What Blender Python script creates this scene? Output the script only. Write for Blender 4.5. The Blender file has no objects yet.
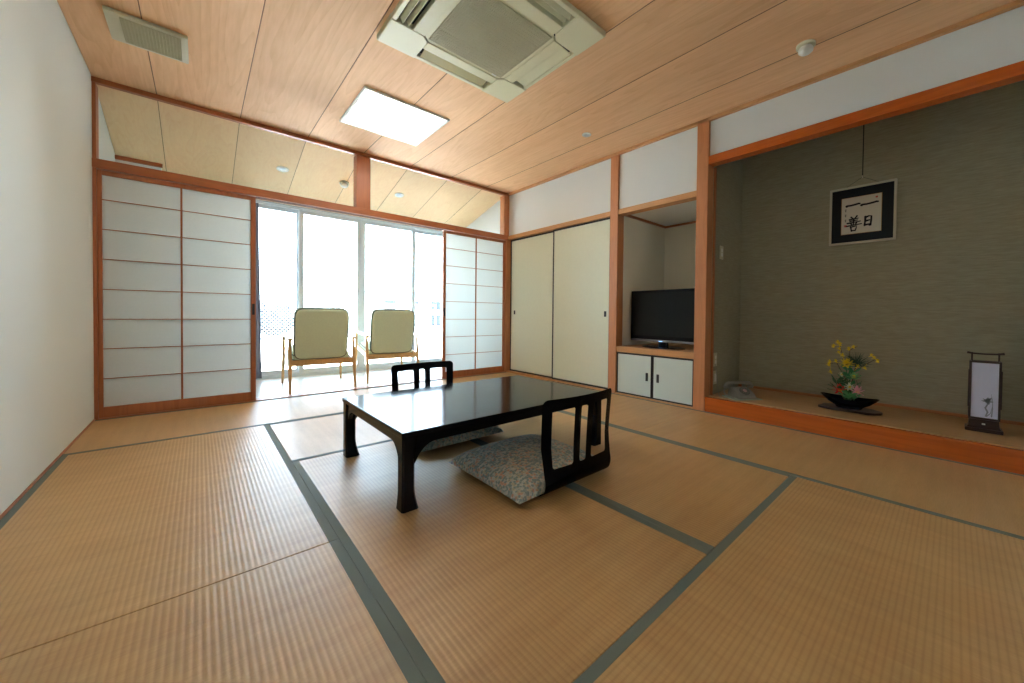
import bpy, bmesh, math, random
from mathutils import Vector, Matrix, noise
random.seed(7)
S = bpy.context.scene
COL = S.collection
PI = math.pi

# ------------------------------------------------------------------ helpers
def link(o, parent=None):
    COL.objects.link(o)
    if parent is not None: o.parent = parent
    return o
def obj(name, bm, mat, parent=None, smooth=False, loc=None):
    me = bpy.data.meshes.new(name)
    bmesh.ops.recalc_face_normals(bm, faces=bm.faces)
    bm.to_mesh(me); bm.free()
    if smooth:
        for p in me.polygons: p.use_smooth = True
        try: me.set_sharp_from_angle(angle=math.radians(38))
        except Exception: pass
    o = bpy.data.objects.new(name, me)
    if isinstance(mat, (list, tuple)):
        for m in mat: me.materials.append(m)
    else: me.materials.append(mat)
    link(o, parent)
    if loc is not None: o.location = loc
    return o
def thing(name, label, cat, loc=(0,0,0), rz=0, group=None):
    o = bpy.data.objects.new(name, None); link(o)
    o.empty_display_size = .05
    o.location = loc; o.rotation_euler = (0,0,rz)
    return tag(o, label, cat, group)
def tag(o, label, cat, group=None):
    o['label'] = label; o['category'] = cat
    if group: o['group'] = group
    return o
def struct(name, bm, mat, parent=None, smooth=False, loc=None):
    o = obj(name, bm, mat, parent, smooth, loc)
    if parent is None: o['kind'] = 'structure'
    return o
def copy_tree(o, parent=None):
    c = o.copy(); COL.objects.link(c); c.parent = parent
    for ch in list(o.children): copy_tree(ch, c)
    return c
def B(): return bmesh.new()
def box(bm, x0, x1, y0, y1, z0, z1, bev=0, seg=2, M=None):
    r = bmesh.ops.create_cube(bm, size=1)
    vs = r['verts']
    for v in vs:
        v.co = Vector(((x0+x1)/2+v.co.x*(x1-x0), (y0+y1)/2+v.co.y*(y1-y0), (z0+z1)/2+v.co.z*(z1-z0)))
    if bev:
        es = list({e for v in vs for e in v.link_edges})
        r2 = bmesh.ops.bevel(bm, geom=es, offset=bev, segments=seg, profile=.5, affect='EDGES')
        vs = list({v for f in r2['faces'] for v in f.verts} | {v for v in vs if v.is_valid})
    if M is not None:
        for v in vs: v.co = M @ v.co
    return vs
def bx(*a, **k):
    bm = B(); box(bm, *a, **k); return bm
def loft(bm, rings, cap=True, closed=True):
    R = [[bm.verts.new(p) for p in r] for r in rings]
    n = len(R[0])
    for a, b in zip(R[:-1], R[1:]):
        for i in range(n if closed else n-1):
            j = (i+1) % n
            bm.faces.new((a[i], a[j], b[j], b[i]))
    if cap and closed:
        bm.faces.new(R[0][::-1]); bm.faces.new(R[-1])
    return R
def lathe(bm, prof, c=(0,0,0), n=32, sx=1, sy=1, M=None, cap=True):
    rings = []
    for r, z in prof:
        ring = []
        for i in range(n):
            a = 2*PI*i/n
            p = Vector((c[0]+r*math.cos(a)*sx, c[1]+r*math.sin(a)*sy, c[2]+z))
            ring.append(M @ p if M is not None else p)
        rings.append(ring)
    loft(bm, rings, cap)
def tube(bm, pts, rad, n=8, cap=True):
    pts = [Vector(p) for p in pts]
    if not isinstance(rad, (list, tuple)): rad = [rad]*len(pts)
    rings = []; up = Vector((0,0,1))
    for i, p in enumerate(pts):
        t = (pts[min(i+1, len(pts)-1)] - pts[max(i-1, 0)]).normalized()
        if i == 0:
            s = t.cross(up)
            if s.length < 1e-3: s = t.cross(Vector((1,0,0)))
        else:
            s = s - t*s.dot(t)
            if s.length < 1e-4: s = t.cross(up)
        s.normalize(); q = t.cross(s)
        rings.append([p + (s*math.cos(2*PI*k/n) + q*math.sin(2*PI*k/n))*rad[i] for k in range(n)])
    loft(bm, rings, cap)
def prism(bm, pts, axis, a, b):
    """polygon pts in the two other axes, extruded from a to b along axis"""
    def mk(p, t):
        if axis == 0: return Vector((t, p[0], p[1]))
        if axis == 1: return Vector((p[0], t, p[1]))
        return Vector((p[0], p[1], t))
    A = [bm.verts.new(mk(p, a)) for p in pts]; C = [bm.verts.new(mk(p, b)) for p in pts]
    n = len(pts)
    for i in range(n):
        j = (i+1) % n
        bm.faces.new((A[i], A[j], C[j], C[i]))
    bm.faces.new(A[::-1]); bm.faces.new(C)

# ------------------------------------------------------------------ materials
def newmat(name):
    m = bpy.data.materials.new(name); m.use_nodes = True
    nt = m.node_tree; return m, nt, nt.nodes['Principled BSDF'], nt.nodes['Material Output']
def N(nt, t, **k):
    n = nt.nodes.new(t)
    for a, v in k.items():
        if hasattr(n, a) and a not in ('Scale',): setattr(n, a, v)
    return n
def plain(name, col, rough=.5, metal=0, spec=.5, bump=0, bscale=200, var=0, coat=0):
    m, nt, p, out = newmat(name)
    p.inputs['Base Color'].default_value = (*col, 1)
    p.inputs['Roughness'].default_value = rough
    p.inputs['Metallic'].default_value = metal
    p.inputs['Specular IOR Level'].default_value = spec
    if coat:
        p.inputs['Coat Weight'].default_value = coat; p.inputs['Coat Roughness'].default_value = .03
    tc = nt.nodes.new('ShaderNodeTexCoord')
    nz = nt.nodes.new('ShaderNodeTexNoise'); nz.inputs['Scale'].default_value = bscale
    nz.inputs['Detail'].default_value = 4
    nt.links.new(tc.outputs['Object'], nz.inputs['Vector'])
    if bump:
        b = nt.nodes.new('ShaderNodeBump'); b.inputs['Strength'].default_value = bump
        b.inputs['Distance'].default_value = .002
        nt.links.new(nz.outputs['Fac'], b.inputs['Height']); nt.links.new(b.outputs['Normal'], p.inputs['Normal'])
    if var:
        r = nt.nodes.new('ShaderNodeMix'); r.data_type = 'RGBA'
        r.inputs['A'].default_value = (*[c*(1-var) for c in col], 1)
        r.inputs['B'].default_value = (*[min(1, c*(1+var)) for c in col], 1)
        n2 = nt.nodes.new('ShaderNodeTexNoise'); n2.inputs['Scale'].default_value = bscale*.1
        nt.links.new(tc.outputs['Object'], n2.inputs['Vector'])
        nt.links.new(n2.outputs['Fac'], r.inputs['Factor']); nt.links.new(r.outputs['Result'], p.inputs['Base Color'])
    return m
def math_node(nt, op, a, b=None):
    n = nt.nodes.new('ShaderNodeMath'); n.operation = op
    for i, v in enumerate((a, b)):
        if v is None: continue
        if isinstance(v, (int, float)): n.inputs[i].default_value = v
        else: nt.links.new(v, n.inputs[i])
    return n.outputs[0]
def ramp(nt, src, stops):
    r = nt.nodes.new('ShaderNodeValToRGB'); cr = r.color_ramp
    while len(cr.elements) > 1: cr.elements.remove(cr.elements[-1])
    cr.elements[0].position = stops[0][0]; cr.elements[0].color = (*stops[0][1], 1)
    for p, c in stops[1:]:
        e = cr.elements.new(p); e.color = (*c, 1)
    nt.links.new(src, r.inputs[0]); return r.outputs[0]
def wood(name, c0, c1, axis='Z', scale=1, rough=.45, boards=None, contrast=1, coat=0):
    """grain running along axis; boards=(x0, pitch) gives each ceiling board a grain of its own"""
    m, nt, p, out = newmat(name); L = nt.links.new
    tc = nt.nodes.new('ShaderNodeTexCoord'); src = tc.outputs['Object']
    if boards:
        sp = nt.nodes.new('ShaderNodeSeparateXYZ'); L(src, sp.inputs[0])
        bi = math_node(nt, 'FLOOR', math_node(nt, 'DIVIDE', math_node(nt, 'SUBTRACT', sp.outputs['X'], boards[0]), boards[1]))
        wn = nt.nodes.new('ShaderNodeTexWhiteNoise'); wn.noise_dimensions = '1D'; L(bi, wn.inputs['W'])
        cb = nt.nodes.new('ShaderNodeCombineXYZ')
        L(math_node(nt, 'ADD', sp.outputs['X'], math_node(nt, 'MULTIPLY', bi, .37)), cb.inputs[0])
        L(math_node(nt, 'ADD', sp.outputs['Y'], math_node(nt, 'MULTIPLY', wn.outputs['Value'], 9)), cb.inputs[1])
        L(sp.outputs['Z'], cb.inputs[2]); src = cb.outputs[0]
    mp = nt.nodes.new('ShaderNodeMapping'); L(src, mp.inputs[0])
    sc = {'X': (.09, 1, 1), 'Y': (1, .09, 1), 'Z': (1, 1, .09)}[axis]
    mp.inputs['Scale'].default_value = tuple(s*scale for s in sc)
    n1 = nt.nodes.new('ShaderNodeTexNoise'); n1.inputs['Scale'].default_value = 3.2; n1.inputs['Detail'].default_value = 2
    n1.inputs['Distortion'].default_value = .6
    L(mp.outputs[0], n1.inputs['Vector'])
    rings = math_node(nt, 'FRACT', math_node(nt, 'MULTIPLY', n1.outputs['Fac'], 16))
    ring2 = math_node(nt, 'POWER', rings, 2.2)
    n2 = nt.nodes.new('ShaderNodeTexNoise'); n2.inputs['Scale'].default_value = 60; n2.inputs['Detail'].default_value = 3
    L(mp.outputs[0], n2.inputs['Vector'])
    n3 = nt.nodes.new('ShaderNodeTexNoise'); n3.inputs['Scale'].default_value = 2.0
    L(mp.outputs[0], n3.inputs['Vector'])
    f = math_node(nt, 'ADD', math_node(nt, 'MULTIPLY', ring2, .35*contrast), math_node(nt, 'MULTIPLY', math_node(nt, 'SUBTRACT', n2.outputs['Fac'], .5), 1.0*contrast))
    f = math_node(nt, 'ADD', f, math_node(nt, 'MULTIPLY', math_node(nt, 'SUBTRACT', n3.outputs['Fac'], .35), 1.0))
    col = ramp(nt, f, [(0, c0), (1, c1)])
    if boards:
        hs = nt.nodes.new('ShaderNodeHueSaturation'); L(col, hs.inputs['Color'])
        L(math_node(nt, 'ADD', math_node(nt, 'MULTIPLY', wn.outputs['Value'], .10), .95), hs.inputs['Value']); col = hs.outputs[0]
    L(col, p.inputs['Base Color'])
    p.inputs['Roughness'].default_value = rough
    if coat: p.inputs['Coat Weight'].default_value = coat; p.inputs['Coat Roughness'].default_value = .08
    b = nt.nodes.new('ShaderNodeBump'); b.inputs['Strength'].default_value = .12; b.inputs['Distance'].default_value = .001
    L(n2.outputs['Fac'], b.inputs['Height']); L(b.outputs['Normal'], p.inputs['Normal'])
    return m

def tatami_mat_material():
    m, nt, p, out = newmat('tatami_rush'); L = nt.links.new
    tc = nt.nodes.new('ShaderNodeTexCoord'); sp = nt.nodes.new('ShaderNodeSeparateXYZ'); L(tc.outputs['Object'], sp.inputs[0])
    info = nt.nodes.new('ShaderNodeObjectInfo')
    # ribs along local x (period 15.5 mm in local y)
    pitch = .0157
    s = math_node(nt, 'SINE', math_node(nt, 'MULTIPLY', sp.outputs['Y'], 2*PI/pitch))
    rib = math_node(nt, 'ADD', math_node(nt, 'MULTIPLY', s, .5), .5)
    groove = math_node(nt, 'POWER', rib, 3.0)
    # individual rushes across the ribs
    mp = nt.nodes.new('ShaderNodeMapping'); mp.inputs['Scale'].default_value = (420, 16, 1); L(tc.outputs['Object'], mp.inputs[0])
    nz = nt.nodes.new('ShaderNodeTexNoise'); nz.inputs['Scale'].default_value = 1; nz.inputs['Detail'].default_value = 3; L(mp.outputs[0], nz.inputs['Vector'])
    mp2 = nt.nodes.new('ShaderNodeMapping'); mp2.inputs['Scale'].default_value = (25, 1.5, 1); L(tc.outputs['Object'], mp2.inputs[0])
    n2 = nt.nodes.new('ShaderNodeTexNoise'); n2.inputs['Scale'].default_value = 1; n2.inputs['Detail'].default_value = 4; L(mp2.outputs[0], n2.inputs['Vector'])
    n3 = nt.nodes.new('ShaderNodeTexNoise'); n3.inputs['Scale'].default_value = 3; L(tc.outputs['Object'], n3.inputs['Vector'])
    f = math_node(nt, 'ADD', math_node(nt, 'MULTIPLY', nz.outputs['Fac'], .5), math_node(nt, 'MULTIPLY', n2.outputs['Fac'], .5))
    f = math_node(nt, 'ADD', f, math_node(nt, 'MULTIPLY', math_node(nt, 'SUBTRACT', n3.outputs['Fac'], .5), .4))
    col = ramp(nt, f, [(.25, TAT0), (.75, TAT1)])
    mx = nt.nodes.new('ShaderNodeMix'); mx.data_type = 'RGBA'; mx.blend_type = 'MULTIPLY'
    L(math_node(nt, 'MULTIPLY', groove, .28), mx.inputs['Factor']); L(col, mx.inputs['A']); mx.inputs['B'].default_value = (.55, .38, .24, 1)
    hs = nt.nodes.new('ShaderNodeHueSaturation'); L(mx.outputs['Result'], hs.inputs['Color'])
    L(math_node(nt, 'ADD', math_node(nt, 'MULTIPLY', info.outputs['Random'], .08), .96), hs.inputs['Value'])
    L(hs.outputs[0], p.inputs['Base Color'])
    p.inputs['Roughness'].default_value = .38; p.inputs['Specular IOR Level'].default_value = .55
    h = math_node(nt, 'ADD', math_node(nt, 'MULTIPLY', s, -1.0), math_node(nt, 'MULTIPLY', nz.outputs['Fac'], .5))
    b = nt.nodes.new('ShaderNodeBump'); b.inputs['Strength'].default_value = .35; b.inputs['Distance'].default_value = .0005
    L(h, b.inputs['Height']); L(b.outputs['Normal'], p.inputs['Normal'])
    return m

TAT0 = (.50, .28, .105); TAT1 = (.67, .42, .175)
M = {}
M['tatami'] = tatami_mat_material()
M['border'] = plain('cloth_border', (.165, .195, .165), .75, bump=.4, bscale=900)
M['orange'] = wood('reddish_cedar', (.46, .15, .05), (.32, .088, .028), 'X', 1, .38)
M['orangeZ'] = wood('reddish_cedar_upright', (.46, .155, .055), (.33, .095, .032), 'Z', 1, .38)
M['orangeY'] = wood('reddish_cedar_side', (.52, .20, .08), (.38, .125, .045), 'Y', 1, .38)
M['pale'] = wood('pale_cypress_upright', (.60, .25, .10), (.46, .17, .068), 'Z', 1, .42)
M['paleY'] = wood('pale_cypress_rail', (.64, .33, .13), (.50, .23, .085), 'Y', 1, .42)
M['kamachi'] = wood('lacquered_sill_wood', (.56, .115, .014), (.38, .066, .009), 'Y', 1, .22, coat=.4)
M['ceil'] = wood('ceiling_boards', (.86, .53, .29), (.66, .345, .16), 'Y', 1.0, .68, boards=(.33, .51), contrast=.8)
M['ceil2'] = wood('pale_daylit_sunroom_boards', (.94, .70, .42), (.82, .53, .28), 'Y', 1.0, .68, boards=(.33, .51), contrast=.7)  # cream boards made paler: the sunroom's bounced daylight is put into the colour
M['seam'] = plain('dark_seam', (.16, .07, .04), .8)
M['wall'] = plain('white_plaster', (.80, .84, .83), .85, bump=.25, bscale=260)
M['wallL'] = plain('left_wallpaper', (.75, .79, .75), .8, bump=.3, bscale=330)
M['alcove'] = plain('alcove_cream_wall', (.82, .77, .63), .85, bump=.2, bscale=260)
M['black'] = plain('black_lacquer', (.006, .007, .010), .12, spec=.17)
M['blackmat'] = plain('black_edge_lacquer', (.012, .012, .014), .35)
M['darkwood'] = plain('dark_stained_wood', (.028, .010, .008), .3, coat=.3)
M['alu'] = plain('grey_aluminium', (.62, .68, .72), .4, metal=.2)
M['white'] = plain('white_plastic', (.86, .88, .84), .4)
M['beige'] = plain('beige_plastic', (.62, .60, .44), .4)
M['grille'] = plain('grille_beige', (.52, .49, .32), .6)
M['darkgap'] = plain('dark_slot', (.02, .018, .015), .8)
M['phone'] = plain('grey_phone_plastic', (.30, .29, .25), .35)
M['curtain'] = plain('grey_blue_curtain', (.20, .19, .20), .9, bump=.3, bscale=500)
M['beech'] = wood('beech_chair_wood', (.70, .42, .17), (.56, .30, .11), 'Z', 2, .4)
M['sage'] = plain('sage_upholstery', (.70, .80, .57), .75, bump=.5, bscale=700, var=.08)
M['piping'] = plain('grey_green_piping', (.16, .20, .14), .7)

def toko_wall():
    m, nt, p, out = newmat('green_sand_wall'); L = nt.links.new
    tc = nt.nodes.new('ShaderNodeTexCoord'); mp = nt.nodes.new('ShaderNodeMapping'); mp.inputs['Scale'].default_value = (1, 1.2, 14)
    L(tc.outputs['Object'], mp.inputs[0])
    n = nt.nodes.new('ShaderNodeTexNoise'); n.inputs['Scale'].default_value = 9; n.inputs['Detail'].default_value = 8; n.inputs['Roughness'].default_value = .7
    L(mp.outputs[0], n.inputs['Vector'])
    L(ramp(nt, n.outputs['Fac'], [(.3, (.29, .265, .175)), (.7, (.42, .385, .27))]), p.inputs['Base Color'])
    p.inputs['Roughness'].default_value = .9
    b = nt.nodes.new('ShaderNodeBump'); b.inputs['Strength'].default_value = .5; b.inputs['Distance'].default_value = .002
    L(n.outputs['Fac'], b.inputs['Height']); L(b.outputs['Normal'], p.inputs['Normal'])
    return m
M['toko'] = toko_wall()

def paper(name, col, trans):
    m, nt, p, out = newmat(name); L = nt.links.new
    d = nt.nodes.new('ShaderNodeBsdfDiffuse'); d.inputs[0].default_value = (*col, 1)
    t = nt.nodes.new('ShaderNodeBsdfTranslucent')
    tc = nt.nodes.new('ShaderNodeTexCoord'); n = nt.nodes.new('ShaderNodeTexNoise'); n.inputs['Scale'].default_value = 60; n.inputs['Detail'].default_value = 5
    L(tc.outputs['Object'], n.inputs['Vector'])
    L(ramp(nt, n.outputs['Fac'], [(.3, tuple(c*.95 for c in col)), (.7, col)]), t.inputs[0])
    mx = nt.nodes.new('ShaderNodeMixShader'); mx.inputs[0].default_value = trans
    L(d.outputs[0], mx.inputs[1]); L(t.outputs[0], mx.inputs[2]); L(mx.outputs[0], out.inputs[0])
    return m
M['paper'] = paper('shoji_paper', (.82, .85, .83), .46)
M['lamp_paper'] = paper('lantern_paper', (.84, .84, .97), .3)
M['fusuma'] = plain('pale_green_fusuma_paper', (.78, .82, .66), .8, bump=.15, bscale=300, var=.03)
M['cabdoor'] = plain('pale_cabinet_paper', (.66, .74, .68), .75, bump=.1, bscale=300)
def glass():
    m, nt, p, out = newmat('window_glass'); L = nt.links.new
    t = nt.nodes.new('ShaderNodeBsdfTransparent'); t.inputs[0].default_value = (.97, .985, .99, 1)
    g = nt.nodes.new('ShaderNodeBsdfGlossy'); g.inputs['Roughness'].default_value = .01
    f = nt.nodes.new('ShaderNodeFresnel'); f.inputs[0].default_value = 1.45
    mx = nt.nodes.new('ShaderNodeMixShader')
    L(f.outputs[0], mx.inputs[0]); L(t.outputs[0], mx.inputs[1]); L(g.outputs[0], mx.inputs[2]); L(mx.outputs[0], out.inputs[0])
    return m
M['glass'] = glass()
def emit(name, col, s):
    m, nt, p, out = newmat(name)
    p.inputs['Base Color'].default_value = (.8, .8, .8, 1)
    p.inputs['Emission Color'].default_value = (*col, 1); p.inputs['Emission Strength'].default_value = s
    return m
LAMP = 5.5
M['diffuser'] = emit('lit_diffuser', (1, .97, .92), LAMP)
def zabuton():
    m, nt, p, out = newmat('patterned_cushion_cloth'); L = nt.links.new
    tc = nt.nodes.new('ShaderNodeTexCoord')
    v = nt.nodes.new('ShaderNodeTexVoronoi'); v.inputs['Scale'].default_value = 90; L(tc.outputs['Object'], v.inputs['Vector'])
    c1 = ramp(nt, v.outputs['Distance'], [(0, (.30, .33, .31)), (.5, (.42, .41, .36)), (.62, (.62, .60, .52))])
    sp = nt.nodes.new('ShaderNodeSeparateColor'); L(v.outputs['Color'], sp.inputs[0])
    c2 = ramp(nt, sp.outputs[0], [(0, (.12, .22, .22)), (.45, (.46, .47, .42)), (.6, (.55, .53, .46)), (.72, (.60, .24, .12)), (.85, (.50, .42, .25)), (1, (.17, .24, .20))])
    r = [e for e in nt.nodes if e.type == 'VALTORGB'][-1]; r.color_ramp.interpolation = 'CONSTANT'
    mx = nt.nodes.new('ShaderNodeMix'); mx.data_type = 'RGBA'; mx.inputs['Factor'].default_value = .6
    L(c1, mx.inputs['A']); L(c2, mx.inputs['B']); L(mx.outputs['Result'], p.inputs['Base Color'])
    p.inputs['Roughness'].default_value = .8
    n = nt.nodes.new('ShaderNodeTexNoise'); n.inputs['Scale'].default_value = 500; L(tc.outputs['Object'], n.inputs['Vector'])
    b = nt.nodes.new('ShaderNodeBump'); b.inputs['Strength'].default_value = .4; b.inputs['Distance'].default_value = .002
    L(n.outputs['Fac'], b.inputs['Height']); L(b.outputs['Normal'], p.inputs['Normal'])
    return m
M['zabuton'] = zabuton()
M['ink'] = plain('black_ink', (.012, .012, .014), .8)
M['seal'] = plain('red_seal_ink', (.55, .06, .05), .8)
M['greyink'] = plain('grey_printed_ink', (.36, .38, .42), .8)
M['mount'] = plain('black_mount_silk', (.016, .02, .024), .85)
M['washi'] = plain('cream_calligraphy_paper', (.72, .66, .55), .85, bump=.1, bscale=150)
M['gold'] = plain('dull_silver_gold_frame', (.58, .54, .42), .4, metal=.2)

# ------------------------------------------------------------------ dimensions
U = .94; W = 3.76; D = -4.70; H = 2.52
XR = 3.785          # plaster plane of the right wall (posts stand 2 cm proud)
VY = 1.42           # window plane of the sunroom

# ------------------------------------------------------------------ floor and mats
struct('floor', bx(-.02, W+.03, D-.02, .0, -.12, -.055), M['seam'])
def make_mat(cx, cy, rz, label, first=None):
    if first is None:
        t = thing('tatami_mat', label, 'tatami mat', (cx, cy, -.055), rz, 'tatami mats covering the floor')
        bm = B(); box(bm, -.939, .939, -.469, .469, 0, .055, .003, 2)
        obj('rush_surface', bm, M['tatami'], t)
        for s in (-1, 1):
            bm = B(); a, b = sorted((s*.4695, s*.439))
            box(bm, -.9392, .9392, a, b, .02, .0558, .0008, 1)
            obj('cloth_border', bm, M['border'], t)
        return t
    t = copy_tree(first); t.location = (cx, cy, -.055); t.rotation_euler = (0,0,rz); t['label'] = label
    return t
q = PI/2
mats = [
 (U, -.5*U, 0, 'straw tatami mat lying along the foot of the left paper screen'),
 (3*U, -.5*U, 0, 'tatami mat in front of the brightly lit right paper screen, behind the far legless chair'),
 (2*U, -1.5*U, 0, 'bluish-lit tatami mat crosswise under the window side of the low table'),
 (.5*U, -2*U, q, 'tatami mat against the left wall, nearer the paper screens'),
 (.5*U, -4*U, q, 'tatami mat in the near left corner of the floor'),
 (1.5*U, -3*U, q, 'tatami mat under the nearest table leg and the left half of the front cushion'),
 (2.5*U, -3*U, q, 'tatami mat to the right of the front legless chair, ending at the dark border seam'),
 (3.5*U, -2*U, q, 'tatami mat in front of the sliding closet doors and the television cabinet'),
 (3.5*U, -4*U, q, 'tatami mat along the orange sill of the display alcove'),
 (2*U, -4.5*U, 0, 'tatami mat laid crosswise at the bottom right, nearest the camera'),
]
mat0 = None
for cx, cy, rz, lb in mats:
    r = make_mat(cx, cy, rz, lb, mat0)
    if mat0 is None: mat0 = r

# ------------------------------------------------------------------ shell
struct('wall_left', bx(-.12, 0, D-.1, VY+.1, -.1, 2.75), M['wallL'])
struct('wall_back', bx(-.12, 5.1, D-.22, D-.0, -.1, 2.75), M['wall'])
struct('baseboard_left', bx(.0005, .007, D+.001, -.006, .001, .011), M['orangeY'])
# ceiling boards in one mesh with open seams over a dark backing
seams = [.33+.51*i for i in range(7)]
xs = [0]+seams+[W+.02]
bm = B()
for a, b in zip(xs[:-1], xs[1:]): box(bm, a+.0022, b-.0022, D, -.0, H, H+.012, .0015, 1)
struct('ceiling', bm, M['ceil'])
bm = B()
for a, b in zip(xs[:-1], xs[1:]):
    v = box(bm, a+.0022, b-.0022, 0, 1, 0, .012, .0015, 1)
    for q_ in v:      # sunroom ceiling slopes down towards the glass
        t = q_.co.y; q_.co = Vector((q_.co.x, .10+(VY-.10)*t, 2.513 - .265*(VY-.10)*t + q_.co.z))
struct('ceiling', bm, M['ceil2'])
bm = B()
for a in seams: box(bm, a-.0021, a+.0021, D, -.015, H-.0006, H+.010)
struct('trim_ceiling_seams', bm, plain('brown_seam_strip', (.20, .085, .045), .7))
bm = B()
for a in seams:
    v = box(bm, a-.0021, a+.0021, 0, 1, -.0006, .010)
    for q_ in v: t = q_.co.y; q_.co = Vector((q_.co.x, .10+(VY-.10)*t, 2.513 - .265*(VY-.10)*t + q_.co.z))
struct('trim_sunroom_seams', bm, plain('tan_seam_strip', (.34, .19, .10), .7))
bm = B(); box(bm, -.1, 5.1, D-.1, .1, H+.0125, H+.06)
v = box(bm, -.1, 3.9, .1, VY+.1, 0, .04)
for q_ in v: q_.co.z += 2.5265 - .265*(q_.co.y-.10)
struct('ceiling', bm, M['seam'])

# -------- screen wall (y = 0 .. 0.10)
struct('trim_head_beam', bx(0, 3.76, -.012, .10, 1.862, 1.93, .003), M['orange'])
bm = B()
for y0 in (.012, .052): box(bm, .95, 2.79, y0, y0+.022, 1.856, 1.8615)
struct('trim_head_beam_tracks', bm, M['seam'])
struct('trim_ceiling_rail', bx(.0, 3.76, -.014, .03, 2.484, H-.0005, .002), M['orange'])
struct('trim_sill', bx(0, 3.76, .001, .11, -.05, .0075, .001), M['orange'])
struct('trim_left_post', bx(.001, .020, -.004, .10, .0078, 2.4835), M['orangeZ'])
struct('trim_right_post', bx(3.738, 3.7605, -.006, .10, .0078, 2.4835), M['pale'])
struct('trim_right_upper_post', bx(3.70, 3.7375, .0, .10, 1.9305, 2.4835), M['pale'])
struct('trim_transom_post', bx(1.785, 1.925, -.008, .10, 1.9305, 2.4835, .003), M['orangeZ'])

def shoji(name, x0, x1, y):
    t = bpy.data.objects.new(name, None); link(t); t['kind'] = 'structure'; t.location = ((x0+x1)/2, y, .009)
    w = (x1-x0)/2; h = 1.846; LFT = 1 if x0 < 1 else 0; mx = -.018*LFT
    bm = B()
    box(bm, -w, -w+.035-.012*LFT, 0, .03, 0, h, .002, 1); box(bm, w-.035, w, 0, .03, 0, h, .002, 1)
    box(bm, -w+.035-.012*LFT, w-.035, .001, .029, 0, .078, .002, 1); box(bm, -w+.035-.012*LFT, w-.035, .001, .029, h-.032, h, .002, 1)
    obj('screen_frame', bm, M['orangeZ'] if x0 < 1 else M['orangeZ'], t)
    bm = B()
    box(bm, mx-.006, mx+.006, .006, .018, .078, h-.032)
    for z in (.30, .525, .748, .972, 1.197, 1.42, 1.64):
        box(bm, -w+.035-.012*LFT, w-.035, .007, .017, z-.0115, z-.006)
    obj('lattice', bm, M['orange'], t)
    obj('paper', bx(-w+.02, w-.03, .0185, .0195, .07, h-.03), M['paper'], t)
    s = 1 if x0 < 1 else -1
    a, b = sorted((s*(w-.008), s*(w-.027)))
    bm = B(); box(bm, a, b, -.0015, .002, .78, .88, .001, 1)
    obj('finger_pull', bm, M['blackmat'], t)
shoji('door_1', .0205, .948, .010)
shoji('door_2', 2.79, 3.7375, .010)

# -------- right wall
struct('trim_ceiling_right', bx(3.755, XR+.02, D, -.018, 2.492, H-.0005, .002), M['paleY'])
def rwall(name, y0, y1, z0, z1, x1=None): struct(name, bx(XR, x1 or XR+.05, y0, y1, z0, z1), M['wall'])
rwall('wall_right', -1.815, .10, 1.925, 2.4915)
rwall('wall_right', -2.765, -1.915, 1.925, 2.4915)
rwall('wall_right', D, -2.865, 2.19, 2.4915)
struct('trim_pillar_1', bx(3.762, 3.87, -1.915, -1.815, -.05, H-.0008, .003), M['pale'])
struct('trim_pillar_2', bx(3.755, 3.865, -2.867, -2.765, -.05, H-.0008, .004), M['pale'])
struct('trim_closet_head', bx(3.768, 3.87, -1.8145, .0, 1.872, 1.925, .002), M['paleY'])
struct('trim_closet_sill', bx(3.7605, 3.87, -1.8145, .0, -.05, .018, .002), M['paleY'])
struct('trim_niche_head', bx(3.768, 3.87, -2.7645, -1.9155, 1.872, 1.925, .002), M['paleY'])
struct('trim_niche_sill', bx(3.7605, 3.87, -2.7645, -1.9155, -.05, .014, .002), M['paleY'])
# sunroom end wall and the wall behind the closet
struct('wall_right', bx(3.775, 3.88, .1005, VY+.1, -.1, 2.6), M['wall'])

def fusuma(name, y0, y1, x):
    t = bpy.data.objects.new(name, None); link(t); t['kind'] = 'structure'; t.location = (x, (y0+y1)/2, .0185)
    w = (y1-y0)/2; h = 1.852
    obj('papered_panel', bx(.003, .017, -w+.018, w-.018, .018, h-.018), M['fusuma'], t)
    bm = B()
    box(bm, 0, .02, -w, -w+.022, 0, h, .002, 1); box(bm, 0, .02, w-.022, w, 0, h, .002, 1)
    box(bm, 0, .02, -w+.022, w-.022, 0, .020, .002, 1); box(bm, 0, .02, -w+.022, w-.022, h-.020, h, .002, 1)
    obj('lacquer_edge', bm, M['blackmat'], t)
    return t, w
t, w = fusuma('door_3', -.93, -.004, 3.815)
bm = B(); box(bm, -.002, .004, w-.115, w-.085, .80, .855, .002, 1); box(bm, -.003, .0, w-.108, w-.092, .81, .845); obj('finger_pull', bm, M['blackmat'], t)
t, w = fusuma('door_4', -1.812, -.905, 3.790)
bm = B(); box(bm, -.002, .004, -w+.055, -w+.085, .785, .845, .002, 1); box(bm, -.003, .0, -w+.062, -w+.078, .797, .833); obj('finger_pull', bm, M['blackmat'], t)
struct('trim_corner_post', bx(3.7615, 3.8795, .0005, .0995, -.05, 2.49), M['pale'])
struct('wall_closet', bx(3.88, 3.93, -1.86, .1, -.05, 2.6), M['wall'])

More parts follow.
